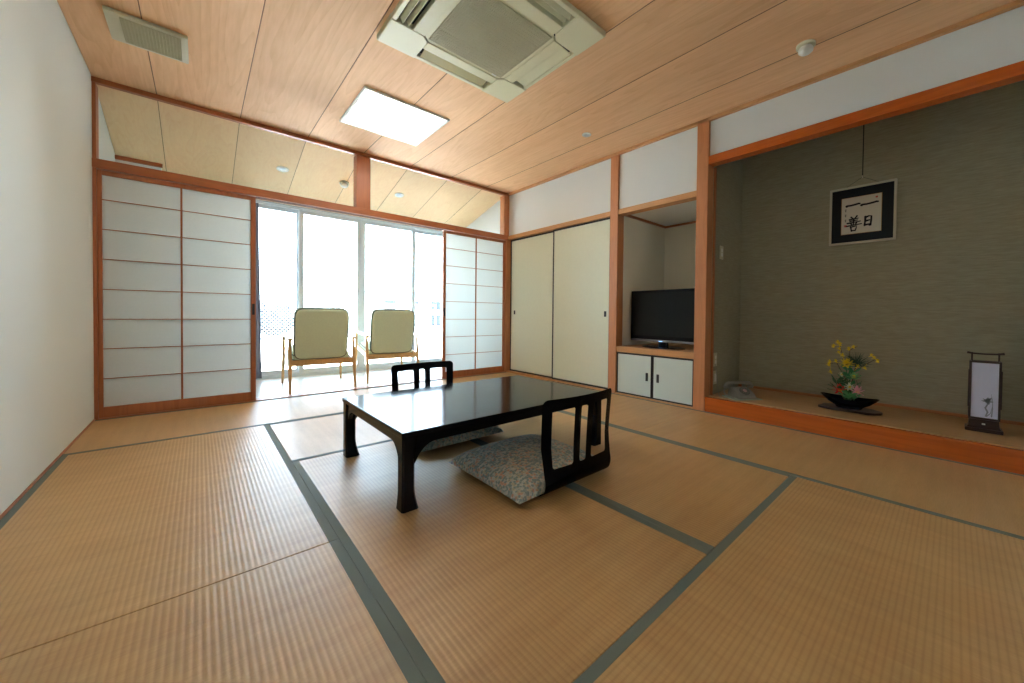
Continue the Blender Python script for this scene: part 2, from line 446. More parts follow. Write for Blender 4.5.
# -------- television niche
struct('wall_niche', bx(3.872, 4.75, -1.9145, -1.865, 0, 2.2), M['alcove'])
struct('wall_niche', bx(3.867, 4.75, -2.815, -2.7645, 0, 2.2), M['alcove'])
struct('wall_niche', bx(4.70, 4.75, -2.7645, -1.915, 0, 2.2), M['alcove'])
struct('ceiling', bx(3.8705, 4.70, -2.7645, -1.915, 1.90, 1.93), M['wall'])
bm = B()
box(bm, 3.8705, 4.70, -1.935, -1.915, 1.878, 1.90); box(bm, 4.68, 4.70, -2.7645, -1.935, 1.878, 1.90)
struct('trim_niche_cornice', bm, M['orange'])
t = thing('cabinet', 'low built-in cabinet with two pale papered doors edged in black under the television', 'cabinet', (3.775, -2.34, .0145))
bm = B(); box(bm, .03, .60, -.42, .42, 0, .02); box(bm, .03, .60, -.42, -.40, .02, .425); box(bm, .03, .60, .40, .42, .02, .425); box(bm, .58, .60, -.40, .40, .02, .425)
obj('body', bm, M['seam'], t)
for s, off in ((1, 0), (-1, .0)):
    y0, y1 = (.002, .421) if s == 1 else (-.421, -.002)
    bm = B()
    box(bm, off, off+.022, y0, y0+.014, 0, .422, .002, 1); box(bm, off, off+.022, y1-.014, y1, 0, .422, .002, 1)
    box(bm, off, off+.022, y0+.014, y1-.014, 0, .014, .002, 1); box(bm, off, off+.022, y0+.014, y1-.014, .408, .422, .002, 1)
    d = obj('door', bm, M['blackmat'], t)
    obj('door_panel', bx(off+.003, off+.018, y0+.012, y1-.012, .012, .41), M['cabdoor'], d)
    yc = .058 if s == 1 else -.062
    bm = B(); box(bm, off-.003, off+.004, yc-.013, yc+.013, .165, .245, .003, 2); box(bm, off-.005, off, yc-.006, yc+.006, .18, .23, .002, 1)
    obj('handle', bm, M['blackmat'], d)
sh = obj('niche_shelf', bx(3.768, 4.699, -2.7644, -1.9156, .44, .498, .003), M['paleY'])
tag(sh, 'thick orange wood shelf board spanning the niche, carrying the television', 'shelf')

# television
t = thing('television', 'black flat screen television with silver lower edge in the wall niche', 'television', (3.99, -2.325, .4982), -.04)
bm = B(); box(bm, -.02, .045, -.385, .385, .065, .585, .008, 3); box(bm, .045, .075, -.25, .25, .12, .50, .015, 3)
obj('casing', bm, M['black'], t, True)
obj('screen', bx(-.0225, -.0195, -.350, .350, .115, .555, .001, 1), plain('dark_screen_glass', (.012, .013, .014), .12, spec=.25), t)
obj('speaker_strip', bx(-.026, -.005, -.375, .375, .057, .078, .003), plain('silver_grey_plastic', (.20, .19, .20), .35, metal=.4), t)
bm = B(); box(bm, -.01, .03, -.05, .05, .012, .062, .006, 2)
obj('neck', bm, M['black'], t, True)
bm = B(); lathe(bm, [(.0, 0), (.23, 0), (.232, .006), (.20, .012), (.05, .018), (0, .018)], (.01, 0, 0), 40, sx=.62)
obj('base', bm, M['black'], t, True)
bm = B(); box(bm, -.0275, -.0255, -.01, .03, .063, .067); obj('status_light', bm, emit('blue_status_light', (.15, .4, 1), 2.5), t)

# -------- display alcove (tokonoma)
TX = 4.52; TZ = .128
struct('wall_alcove', bx(TX, TX+.06, D-.05, -2.86, 0, 2.75), M['toko'])
struct('wall_alcove', bx(3.866, TX, -2.868, -2.8155, 0, 2.75), M['toko'])
struct('wall_alcove', bx(3.87, TX, D, D+.03, TZ, 2.75), M['toko'])
struct('ceiling', bx(XR+.05, TX, D, -2.868, 2.47, 2.50), M['ceil'])
struct('trim_alcove_beam', bx(3.757, 3.845, D, -2.8675, 2.118, 2.19, .004), M['kamachi'])
struct('trim_alcove_post', bx(3.8655, 3.885, -2.885, -2.8685, TZ, 2.117), M['orangeZ'])
struct('trim_alcove_sill', bx(3.7605, 3.80, D, -2.8675, -.05, .124, .005), M['kamachi'])
struct('floor', bx(3.808, TX, D, -2.869, .05, TZ, .001), wood('alcove_floor_matting', (.55, .31, .13), (.42, .22, .08), 'Y', 1.5, .45))
struct('trim_alcove_groove', bx(3.8001, 3.808, D, -2.8675, .05, .1215), M['seam'])
struct('baseboard_alcove', bx(TX-.012, TX-.0005, D, -2.869, TZ+.0005, TZ+.022), M['orangeY'])

# -------- sunroom (engawa)
VZ = -.012
def tile_floor():
    m, nt, p, out = newmat('pale_glossy_floor'); L = nt.links.new
    tc = nt.nodes.new('ShaderNodeTexCoord'); b = nt.nodes.new('ShaderNodeTexBrick')
    b.offset = .5; b.inputs['Scale'].default_value = 1; b.inputs['Brick Width'].default_value = .9; b.inputs['Row Height'].default_value = .1
    b.inputs['Mortar Size'].default_value = .002; b.inputs['Color1'].default_value = (.74, .69, .60, 1); b.inputs['Color2'].default_value = (.69, .64, .55, 1); b.inputs['Mortar'].default_value = (.35, .28, .2, 1)
    L(tc.outputs['Object'], b.inputs['Vector']); L(b.outputs['Color'], p.inputs['Base Color'])
    p.inputs['Roughness'].default_value = .28; p.inputs['Coat Weight'].default_value = .12; p.inputs['Coat Roughness'].default_value = .1
    return m
struct('floor', bx(0, 3.775, .1105, VY+.1, -.06, VZ+.005), tile_floor())
struct('wall_sunroom', bx(.0005, .30, 1.05, VY+.1, VZ+.0055, 2.26), M['wall'])
struct('trim_sunroom_cornice', bx(.0, .31, 1.025, 1.0495, 2.228, 2.262), M['orange'])
struct('wall_sunroom', bx(.3005, .74, VY-.02, VY+.1, VZ+.0055, 2.16), M['wall'])
# outer window frame
bm = B()
box(bm, .7405, 3.7745, VY-.03, VY+.08, 2.125, 2.16); box(bm, .7405, 3.7745, VY-.03, VY+.08, VZ+.0055, .035)
box(bm, .7405, .765, VY-.03, VY+.08, .035, 2.125); box(bm, 3.75, 3.7745, VY-.03, VY+.08, .035, 2.125)
struct('trim_window_frame', bm, M['alu'])
edges = [(.765, 1.54, .045), (1.505, 2.25, 0.0), (2.2505, 3.03, 0.0), (3.00, 3.75, .045)]
for i, (x0, x1, dy) in enumerate(edges):
    t = bpy.data.objects.new('window_%d' % (i+1), None); link(t); t['kind'] = 'structure'
    t.location = ((x0+x1)/2, VY-.015+dy, .0355); w = (x1-x0)/2; h = 2.089
    bm = B()
    box(bm, -w, -w+.052, 0, .03, 0, h, .002, 1); box(bm, w-.052, w, 0, .03, 0, h, .002, 1)
    box(bm, -w+.052, w-.052, .002, .028, 0, .05, .002, 1); box(bm, -w+.052, w-.052, .002, .028, h-.045, h, .002, 1)
    obj('sash_frame', bm, M['alu'], t)
    obj('glass_pane', bx(-w+.052, w-.052, .013, .016, .05, h-.045), M['glass'], t)
    if i in (1, 2):
        bm = B(); s = -1 if i == 2 else 1
        box(bm, s*(w-.03)-.012, s*(w-.03)+.012, -.018, 0, .95, 1.05, .004, 2)
        obj('latch', bm, M['alu'], t)
# curtains, bunched beside the glass
def curtain(x0, x1, y, z0, z1, label, flare=0):
    bm = B(); n = 60; rings = []
    for k in range(13):
        z = z0+(z1-z0)*k/12; row = []
        for i in range(n+1):
            u = i/n; x = x0+(x1-x0)*u + flare*(1-k/12)*(u)
            row.append(Vector((x, y+.028*math.sin(u*11*PI)*(1-.25*k/12)+.006*math.sin(u*37+k), z)))
        rings.append(row)
    R = [[bm.verts.new(p) for p in r] for r in rings]
    for a, b in zip(R[:-1], R[1:]):
        for i in range(n): bm.faces.new((a[i], a[i+1], b[i+1], b[i]))
    bmesh.ops.solidify(bm, geom=bm.faces[:], thickness=.003)
    o = obj('curtain', bm, M['curtain'], None, True); tag(o, label, 'curtain'); return o
curtain(.55, 1.085, 1.30, .02, 2.10, 'grey-blue curtain bunched behind the edge of the left paper screen', .03)
curtain(3.50, 3.74, 1.30, .02, 2.10, 'grey-blue curtain bunched behind the right paper screen')
t_ = thing('curtain_rail', 'slim white curtain rail above the sliding glass doors', 'curtain rail', (2.2, 1.30, 2.125))
bm = B(); tube(bm, [(-1.78, 0, 0), (1.54, 0, 0)], .008, 8); obj('rail', bm, M['alu'], t_)
for x in (-1.4, -.65, .05, .8, 1.5): obj('bracket', bx(x-.006, x+.006, .0, .089, -.006, .012), M['alu'], t_)

# ------------------------------------------------------------------ ceiling fittings
# square recessed light
t = thing('ceiling_light', 'square lit ceiling lamp panel with a white rim', 'ceiling light', (1.83, -.935, H-.0005))
bm = B(); a, b = .349, .326
for (x0, x1, y0, y1) in ((-a, a, -a, -b), (-a, a, b, a), (-a, -b, -b, b), (b, a, -b, b)): box(bm, x0, x1, y0, y1, -.016, 0, .002, 1)
obj('frame', bm, M['white'], t)
obj('diffuser', bx(-b+.0005, b-.0005, -b+.0005, b-.0005, -.005, -.001), M['diffuser'], t)

# vent grille
t = thing('ceiling_vent', 'rectangular beige vent grille in the ceiling by the left wall', 'vent', (.352, -.895, H-.0005))
bm = B(); box(bm, -.172, .172, -.165, .165, -.022, 0, .006, 2)
obj('frame', bm, M['beige'], t, True)
bm = B(); box(bm, -.112, .140, -.138, .138, -.0235, -.0222)
for i in range(28):
    y = -.136+i*.01; box(bm, -.112, .140, y, y+.004, -.026, -.0235)
for i in range(17):
    x = -.108+i*.0150; box(bm, x, x+.004, -.138, .138, -.0255, -.0236)
obj('grille', bm, M['grille'], t)

# cassette air conditioner
t = thing('air_conditioner', 'large square beige cassette air conditioner in the ceiling', 'air conditioner', (1.862, -2.378, H-.0005))
A_ = .492
AC = plain('aged_cream_plastic', (.76, .73, .50), .4)
e = A_-.235
for sx in (-1, 1):
    for sy in (-1, 1):
        bm = B()
        pts = [(A_, A_), (e, A_), (e, .302), (.302, e), (A_, e)]
        prism(bm, [(p[0]*sx, p[1]*sy) for p in pts], 2, -.036, -.002)
        es = [q_ for q_ in bm.edges if abs(q_.verts[0].co.z+.036) < 1e-5 and abs(q_.verts[1].co.z+.036) < 1e-5]
        bmesh.ops.bevel(bm, geom=es, offset=.004, segments=2, affect='EDGES')
        obj('corner_cover', bm, AC, t)
for k in range(4):
    R_ = Matrix.Rotation(k*PI/2, 4, 'Z')
    bm = B(); box(bm, -e+.0006, e-.0006, A_-.030, A_-.002, -.032, -.002, .004, 2, R_)
    box(bm, -e+.0006, e-.0006, .2925, A_-.125, -.036, -.002, .004, 2, R_)
    obj('side_frame', bm, AC, t)
obj('air_duct', bx(-A_+.03, A_-.03, -A_+.03, A_-.03, -.0015, -.0005), M['darkgap'], t)
flap = plain('shaded_olive_louver', (.56, .50, .26), .45)  # darker olive copy for the far louver, recess shade put into its colour
for k in range(4):
    R_ = Matrix.Rotation(k*PI/2, 4, 'Z'); yc = A_-.0775
    if k in (0, 3):
        bm = B(); box(bm, -e+.022, e-.022, -.046, .046, -.003, .003, .002, 2, R_ @ Matrix.Translation((0, yc, -.020)) @ Matrix.Rotation(-.14, 4, 'X'))
        obj('louver', bm, flap if k == 0 else AC, t)
    else:
        for dy, w_ in ((-.012, .015), (.024, .018)):
            bm = B(); box(bm, -e+.012, e-.012, -w_, w_, -.0025, .0025, .002, 2, R_ @ Matrix.Translation((0, yc+dy, -.022)) @ Matrix.Rotation(1.05, 4, 'X'))
            obj('louver', bm, AC, t)
# intake grille with cut corners
bm = B(); g = .2955; cc = .045
pts = [(g-cc, g), (-g+cc, g), (-g, g-cc), (-g, -g+cc), (-g+cc, -g), (g-cc, -g), (g, -g+cc), (g, g-cc)]
prism(bm, pts, 2, -.030, -.016)
gr = obj('intake_panel', bm, AC, t)
bm = B()
box(bm, -g+.03, g-.03, -g+.03, g-.03, -.0325, -.0302)
for i in range(44):
    x = -g+.032+i*(2*g-.066)/43; box(bm, x, x+.005, -g+.03, g-.03, -.037, -.0325)
for i in range(22):
    y = -g+.034+i*(2*g-.070)/21; box(bm, -g+.03, g-.03, y, y+.002, -.0365, -.0326)
for i in range(3):
    y = -g+.15+i*.145; box(bm, -g+.03, g-.03, y-.002, y+.002, -.038, -.0325)
obj('intake_grille', bm, M['grille'], t)
obj('indicator_plate', bx(.20, .235, .262, .280, -.0345, -.030, .001, 1), M['white'], t)

def ring_light(name, loc, label, cat, r, slope=0, group=None):
    t = thing(name, label, cat, loc, 0, group); t.rotation_euler = (slope, 0, 0)
    bm = B(); lathe(bm, [(r*.62, -.001), (r*.62, -.006), (r*.8, -.009), (r, -.005), (r, 0)], n=32)
    obj('rim', bm, M['white'], t, True)
    bm = B(); lathe(bm, [(0, -.0062), (r*.5, -.0062), (r*.61, -.0035), (r*.61, -.0015), (0, -.0015)], n=24)
    obj('reflector', bm, M['alu'], t, True)
    return t
ring_light('ceiling_speaker', (3.245, -1.93, H-.0005), 'small round white fitting with a grey centre on the main ceiling toward the closet', 'ceiling fitting', .043)
sl = -math.atan(.265)
vz = lambda y: 2.513-.265*(y-.10)
ring_light('downlight', (1.235, .66, vz(.66)-.0006), 'small round downlight in the sloping ceiling left of the transom post', 'downlight', .055, sl, 'downlights in the sunroom ceiling')
ring_light('downlight', (2.49, .66, vz(.66)-.0006), 'small round downlight in the sloping ceiling right of the transom post', 'downlight', .055, sl, 'downlights in the sunroom ceiling')
def detector(loc, label, slope=0):
    t = thing('smoke_detector', label, 'smoke detector', loc); t.rotation_euler = (slope, 0, 0)
    bm = B(); lathe(bm, [(0, 0), (.052, 0), (.052, -.012), (.046, -.016), (0, -.016)], n=32); obj('mounting_base', bm, M['beige'], t, True)
    bm = B(); lathe(bm, [(.034, -.0165), (.040, -.028), (.040, -.040), (.030, -.050), (.015, -.054), (0, -.055)], n=32); obj('dome', bm, M['white'], t, True)
detector((3.345, -3.66, H-.0005), 'white domed smoke detector on the main ceiling above the display alcove side')
detector((1.84, .665, vz(.665)-.0006), 'white smoke detector on the sloping sunroom ceiling beside the transom post', sl)

# ------------------------------------------------------------------ low table
TXc, TYc = 1.81, -2.375; hx, hy, TZt = .640, .437, .33
t = thing('low_table', 'low black lacquered table with bracketed legs and a mirror-like top', 'table', (TXc, TYc, .0008))
bm = B(); box(bm, -hx, hx, -hy, hy, TZt-.024, TZt, .005, 3); obj('tabletop', bm, M['black'], t)
def legw(z):
    # square width of the leg at height z
    f = z/(TZt-.024)
    return .054 + .018*max(0, (1-f/.3))**1.6*(f < .3) + .014*max(0, (f-.6)/.4)**2
for sx in (-1, 1):
    for sy in (-1, 1):
        rings = []
        zt = TZt-.0245
        for k in range(17):
            z = zt*k/16; w = legw(z); o = .004
            X1 = hx-o; X0 = X1-w; Y1 = hy-o; Y0 = Y1-w; c_ = .008
            ring = [(X0+c_, Y0), (X1-c_, Y0), (X1, Y0+c_), (X1, Y1-c_), (X1-c_, Y1), (X0+c_, Y1), (X0, Y1-c_), (X0, Y0+c_)]
            rings.append([Vector((x*sx, y*sy, z)) for x, y in ring])
        bm = B(); loft(bm, rings); obj('leg', bm, M['black'], t, True)
def apron_pts(L):
    # closed outline in (u, z): straight top, bracket curves at both ends
    top = TZt-.0248; base = TZt-.060; pts = [(-L, top), (L, top)]
    right = []
    for k in range(15):
        a = k/14; u = L - .105*a**1.0; z = base-.080*(1-a)**2.6
        right.append((u, z))
    return pts+right+[(-u, z) for u, z in right[::-1]]
LX = hx-.058; LY = hy-.058
for s in (-1, 1):
    bm = B(); prism(bm, apron_pts(LX), 1, s*(hy-.012), s*(hy-.034)); obj('apron', bm, M['black'], t)
    bm = B(); prism(bm, apron_pts(LY), 0, s*(hx-.012), s*(hx-.034)); obj('apron', bm, M['black'], t)

# ------------------------------------------------------------------ legless chairs (zaisu)
def sd_rr(x, y, x0, x1, y0, y1, r):
    cx, cy = (x0+x1)/2, (y0+y1)/2; qx = abs(x-cx)-(x1-x0)/2+r; qy = abs(y-cy)-(y1-y0)/2+r
    return math.hypot(max(qx, 0), max(qy, 0))+min(max(qx, qy), 0)-r
BW = .226     # half width
TL = .52      # developed length of the back piece
HO = [(.105, .365), (.455, .545), (.635, .895)]
def sd_back(x, t):
    d = sd_rr(x, t, -BW, BW, -.3, TL, .028)
    u0, u1 = .205, TL-.048
    for a, b in HO:
        d = max(d, -sd_rr(x, t, -BW+2*BW*a, -BW+2*BW*b, u0, u1, .012))
    return d
def back_pos(x, t):
    """developed surface -> 3D: flat foot, bend, leaning back. sitter faces +y, origin under the bend"""
    r = .085; foot = .03; arc = r*1.75
    if t < foot: y = foot-t; z = .007; 
    elif t < foot+arc:
        a = (t-foot)/r; y = -r*math.sin(a); z = .007+r-r*math.cos(a)
    else:
        a = 1.75; y0 = -r*math.sin(a); z0 = .007+r-r*math.cos(a); s = t-foot-arc
        # slightly S shaped back
        y = y0+s*math.cos(a)*-1*-1; z = z0+s*math.sin(a)
        y = y0 - s*.02 - .10*s*s; z = z0+s*.995
    k = min(1, max(0, (t-.1)/.2))
    y += .035*k*(x/BW)**2         # hollow in plan
    return Vector((x*(1+.07*k*(t/TL)), y, z))
def make_zaisu(label, loc, rz):
    t = thing('legless_chair', label, 'chair', loc, rz, 'legless floor chairs at the low table')
    nx, ny = 96, 104
    bm = B(); V = {}; fl = []
    def P2(i, j): return (-BW+2*BW*i/nx, TL*j/ny)
    for i in range(nx):
        for j in range(ny):
            x, y = P2(i+.5, j+.5)
            if sd_back(x, y) < 0: fl.append((i, j))
    use = {}
    for i, j in fl:
        for p in ((i, j), (i+1, j), (i+1, j+1), (i, j+1)): use[p] = use.get(p, 0)+1
    for (i, j), n in use.items():
        x, y = P2(i, j)
        if n < 4 and j > 0:
            for _ in range(3):
                d = sd_back(x, y); e_ = 1e-4
                gx = (sd_back(x+e_, y)-d)/e_; gy = (sd_back(x, y+e_)-d)/e_
                if abs(d) < .006: x -= d*gx*.9; y -= d*gy*.9
        V[(i, j)] = bm.verts.new(back_pos(x, max(y, 0)))
    for i, j in fl: bm.faces.new((V[(i, j)], V[(i+1, j)], V[(i+1, j+1)], V[(i, j+1)]))
    bmesh.ops.solidify(bm, geom=bm.faces[:], thickness=.012)
    zmin = min(v.co.z for v in bm.verts)
    for v in bm.verts: v.co.z = max(v.co.z-min(zmin, 0), .0005)
    obj('backrest', bm, M['black'], t, True)
    bm = B(); box(bm, -.215, .215, .0305, .40, .001, .0125, .003, 2); obj('seat', bm, M['black'], t, True)
    return t
z1 = make_zaisu('black lacquered legless chair in front of the table, seen from behind', (1.895, -3.055, .001), 0)
z2 = copy_tree(z1); z2.location = (1.80, -1.69, .001); z2.rotation_euler = (0,0,PI)
z2['label'] = 'black lacquered legless chair on the window side, only its slatted back showing above the table'

def make_cushion(name, mat, w, d, h, label, cat, loc, rz, group=None):
    bm = B(); n = 44; V = {}
    def f(u, v):
        a = (1-abs(u)**3.2)*(1-abs(v)**3.2); return max(a, 0)**.36
    for side in (1, -1):
        for i in range(n+1):
            for j in range(n+1):
                u, v = -1+2*i/n, -1+2*j/n
                if side == -1 and (i in (0, n) or j in (0, n)): V[(side, i, j)] = V[(1, i, j)]; continue
                # corners pulled out to points, edges drawn in
                px = u*(1-.035*(1-v*v)*0 - .02*(1-abs(v)**3)); py = v*(1-.02*(1-abs(u)**3))
                wr = .0025*noise.noise(Vector((u*4, v*4, side)))
                z = h*.14+ (h*.86 if side == 1 else -h*.14)*f(u, v) + wr*f(u, v)*(side == 1)
                V[(side, i, j)] = bm.verts.new((px*w/2, py*d/2, z))
    for side in (1, -1):
        for i in range(n):
            for j in range(n):
                q4 = (V[(side, i, j)], V[(side, i+1, j)], V[(side, i+1, j+1)], V[(side, i, j+1)])
                bm.faces.new(q4 if side == 1 else q4[::-1])
    o = obj(name, bm, mat, None, True); o.location = loc; o.rotation_euler = (0, 0, rz)
    tag(o, label, cat, group); return o
make_cushion('floor_cushion', M['zabuton'], .60, .60, .098, 'patterned grey-green floor cushion on the front legless chair', 'cushion', (1.842, -2.803, .0145), 0.01, 'patterned floor cushions')
make_cushion('floor_cushion', M['zabuton'], .58, .56, .085, 'patterned floor cushion half hidden under the far side of the table', 'cushion', (1.79, -1.985, .0145), 0, 'patterned floor cushions')

# ------------------------------------------------------------------ sunroom armchairs
def make_armchair(label, loc, rz):
    """back towards -y, front towards +y (they face the window)"""
    t = thing('armchair', label, 'armchair', loc, rz, 'sage green armchairs in the sunroom')
    w = .29
    for s in (-1, 1):
        # rear leg rises from floor to arm
        bm = B(); tube(bm, [(s*(w+.005), -.06, 0), (s*w, .0, .30), (s*(w+.0), .035, .545)], [.012, .018, .013], 10); obj('leg', bm, M['beech'], t, True)
        bm = B(); tube(bm, [(s*(w+.01), .74, 0), (s*(w+.0), .72, .30), (s*w, .68, .590)], [.012, .017, .012], 10); obj('leg', bm, M['beech'], t, True)
        # armrest
        rings = []
        for k in range(13):
            a = k/12; y = -.03+.78*a; z = .548+.05*a-.02*a*a; ww = .018+.016*math.sin(PI*min(1, a*1.1)); th = .011
            rings.append([Vector((s*w+dx*ww, y, z+dz*th)) for dx, dz in ((-1, -.6), (-.6, -1), (.6, -1), (1, -.6), (1, .6), (.6, 1), (-.6, 1), (-1, .6))])
        bm = B(); loft(bm, rings); obj('armrest', bm, M['beech'], t, True)
        bm = B(); box(bm, s*(w-.014)-.010, s*(w-.014)+.010, .0, .72, -.028, .028, .004, 2)
        for v in bm.verts: v.co.z += .305+.06*(v.co.y/.6)
        obj('side_rail', bm, M['beech'], t)
    bm = B(); box(bm, -w+.0, w-.0, -.014, .010, .275, .335, .005, 2); obj('rear_rail', bm, M['beech'], t)
    bm = B(); box(bm, -w+.0, w-.0, .705, .727, .33, .385, .005, 2); obj('front_rail', bm, M['beech'], t)
    # cushions: rounded slabs
    def slab(hw, hl, th, Mx, name):
        bm = B(); rings = []; n = 56
        for k in range(11):
            ph = -PI/2+PI*k/10; zz = th*math.copysign(abs(math.sin(ph))**.6, math.sin(ph)); ins = .030*(1-abs(math.cos(ph))**.6)
            if k in (0, 10): ins = .034
            ring = []
            for i in range(n):
                a = 2*PI*i/n; ca, sa = math.cos(a), math.sin(a); e_ = .24
                ring.append(Mx @ Vector(((hw-ins)*math.copysign(abs(ca)**e_, ca), (hl-ins)*math.copysign(abs(sa)**e_, sa), zz)))
            rings.append(ring)
        loft(bm, rings)
        o = obj(name, bm, M['sage'], t, True)
        bm = B()
        for zz in (-1, 1):
            pts = []
            for k in range(49):
                a = 2*PI*k/48; ca, sa = math.cos(a), math.sin(a); e_ = .24
                pts.append(Mx @ Vector((hw*1.005*math.copysign(abs(ca)**e_, ca), hl*1.005*math.copysign(abs(sa)**e_, sa), zz*th*.55)))
            tube(bm, pts, .006, 6, False)
        obj('piping', bm, M['piping'], o, True)
    lean = math.radians(76)
    Mb = Matrix.Translation((-.022, -.05, .605)) @ Matrix.Rotation(math.radians(102), 4, 'X')
    slab(.236, .262, .038, Mb, 'back_cushion')
    Ms = Matrix.Translation((0, .37, .378)) @ Matrix.Rotation(math.radians(5), 4, 'X')
    slab(.262, .325, .045, Ms, 'seat_cushion')
    bm = B()
    for x in (-.2, -.07, .07, .2): box(bm, x-.012, x+.012, -.008, .008, -.25, .20, .003, 1, Matrix.Translation((0, .003, .60)) @ Matrix.Rotation(math.radians(12), 4, 'X'))
    obj('back_slats', bm, M['beech'], t)
    return t
VF = VZ+.0055
a1 = make_armchair('sage green armchair with beech frame at the window, left one of the pair', (1.528, .205, VF), -.06)
a2 = copy_tree(a1); a2.location = (2.297, .32, VF); a2.rotation_euler = (0, 0, -.11)
a2['label'] = 'sage green armchair with beech frame at the window, right one of the pair'

# ------------------------------------------------------------------ calligraphy picture
PX = TX-.0005
t = thing('framed_calligraphy', 'framed black-mounted calligraphy hanging in the display alcove', 'picture', (PX, -3.795, 1.43))
# local: u to the viewer's right = -y ; v up = z ; front = -x
def pb(bm, u0, u1, v0, v1, x0, x1, bev=0): box(bm, x0, x1, -u1, -u0, v0, v1, bev)
hw, hh, fw = .210, .467, .015
bm = B()
pb(bm, -hw, hw, 0, fw, -.032, -.004, .002); pb(bm, -hw, hw, hh-fw, hh, -.032, -.004, .002)
pb(bm, -hw, -hw+fw, fw, hh-fw, -.032, -.004, .002); pb(bm, hw-fw, hw, fw, hh-fw, -.032, -.004, .002)
obj('frame', bm, M['gold'], t)
bm = B(); pb(bm, -hw+fw, hw-fw, fw, hh-fw, -.020, -.010); obj('mount', bm, M['mount'], t)
u0, u1, v0, v1 = -.128, .122, .083, .378
bm = B(); pb(bm, u0-.003, u1+.003, v0-.003, v1+.003, -.0212, -.0201); obj('gilt_edge', bm, plain('orange_gold_edge', (.50, .28, .10), .6), t)
bm = B(); pb(bm, u0, u1, v0, v1, -.0222, -.0213); pap = obj('paper', bm, M['washi'], t)
def stroke(bm, pts, x=-.0225):
    # pts: (u, v, width); a ribbon with rounded ends
    P = [Vector((p[0], p[1])) for p in pts]; Wd = [p[2]/2 for p in pts]
    Ls, Rs = [], []
    for i, p in enumerate(P):
        d = (P[min(i+1, len(P)-1)]-P[max(i-1, 0)]); d.normalize(); n = Vector((-d.y, d.x))
        Ls.append(p+n*Wd[i]); Rs.append(p-n*Wd[i])
    for i in range(len(P)-1):
        q4 = [Ls[i], Ls[i+1], Rs[i+1], Rs[i]]
        lo = [bm.verts.new((x+.0002, -a.x, a.y)) for a in q4]; hi = [bm.verts.new((x, -a.x, a.y)) for a in q4]
        bm.faces.new(hi); 
        for k in range(4): bm.faces.new((lo[k], lo[(k+1) % 4], hi[(k+1) % 4], hi[k]))
    for i in (0, len(P)-1):
        vs = [bm.verts.new((x, -(P[i].x+Wd[i]*1.05*math.cos(a*PI/5)), P[i].y+Wd[i]*1.05*math.sin(a*PI/5))) for a in range(10)]
        bm.faces.new(vs)
def glyph(bm, strokes, ou, ov, su, sv, wd, slant=0):
    for s in strokes:
        n = len(s); pts = []
        for i, (a, b) in enumerate(s):
            k = wd*(1.15 if i == 0 else (.8 if i == n-1 else .9))
            pts.append((ou+a*su, ov+b*sv+slant*(a-.5)*sv, k))
        stroke(bm, pts)
ichi = [[(0, .35), (.08, .45), (.3, .42), (.7, .55), (.9, .68), (1, .62)]]
nichi = [[(.22, .92), (.2, .5), (.14, .08)], [(.24, .86), (.55, .95), (.80, .92), (.78, .5), (.72, .02), (.62, .06)], [(.3, .52), (.6, .56)], [(.22, .14), (.66, .18)]]
zen = [[(.33, 1.0), (.42, .90)], [(.70, 1.04), (.58, .90)], [(.22, .84), (.78, .88)], [(.26, .73), (.74, .76)], [(.08, .60), (.5, .63), (.92, .66)],
       [(.5, .88), (.49, .6), (.48, .48)], [(.32, .56), (.38, .49)], [(.68, .58), (.62, .50)], [(.0, .40), (.5, .44), (1.0, .47)],
       [(.30, .32), (.33, .18), (.36, .02)], [(.32, .32), (.70, .36), (.66, .20), (.60, .04)], [(.36, .05), (.62, .07)]]
def mapuv(px, py):   # position inside the paper from the photograph's proportions
    k = (px-178)/272; b_ = 515-37*k; t_ = 268-48*k
    return u0+k*(u1-u0), v0+(b_-py)/(b_-t_)*(v1-v0)
bm = B()
# right column: one, day ; left column: one, good
a = mapuv(318, 316); glyph(bm, ichi, a[0], a[1], .100, .034, .0165)
a = mapuv(214, 326); glyph(bm, ichi, a[0], a[1], .082, .030, .0165)
a = mapuv(330, 454); glyph(bm, nichi, a[0], a[1], .064, .084, .0135)
a = mapuv(212, 496); glyph(bm, zen, a[0], a[1], .098, .118, .0105)
for py in (345, 380, 415):
    a = mapuv(200, py+12)
    glyph(bm, [[(.1, .9), (.9, .95)], [(.5, 1.0), (.45, .0)], [(.1, .45), (.9, .5)], [(.3, .2), (.8, .05)]], a[0], a[1], .013, .020, .0026)
obj('brush_writing', bm, M['ink'], pap)
for px, py, s in ((206, 454, .007), (418, 247, .0055)):
    bm = B()
    a = mapuv(px, py)
    for (p0, p1) in (((-1, -1), (1, -1)), ((1, -1), (1, 1)), ((1, 1), (-1, 1)), ((-1, 1), (-1, -1)), ((-.4, -.6), (-.3, .7)), ((.4, -.7), (.3, .6)), ((-.7, 0), (.7, .1))):
        stroke(bm, [(a[0]+p0[0]*s, a[1]+p0[1]*s, .0026), (a[0]+p1[0]*s, a[1]+p1[1]*s, .0030)])
    obj('red_seal', bm, M['seal'], pap)
bm = B(); tube(bm, [(-.012, .12, .460), (-.008, .0, .535)], .0012, 6); tube(bm, [(-.012, -.12, .460), (-.008, .0, .535)], .0012, 6)
obj('hanging_cord', bm, M['mount'], t)
t = thing('hanging_rod', 'thin dark metal picture hanger rod above the framed calligraphy', 'picture hanger', (TX-.010, -3.795, 1.965))
bm = B(); tube(bm, [(.002, 0, 0), (.002, 0, .5025)], .0035, 8); obj('rod', bm, M['mount'], t, True)
bm = B(); tube(bm, [(.002, 0, .0), (-.006, 0, -.008), (-.006, 0, .010)], .003, 6); obj('hook', bm, M['gold'], t)

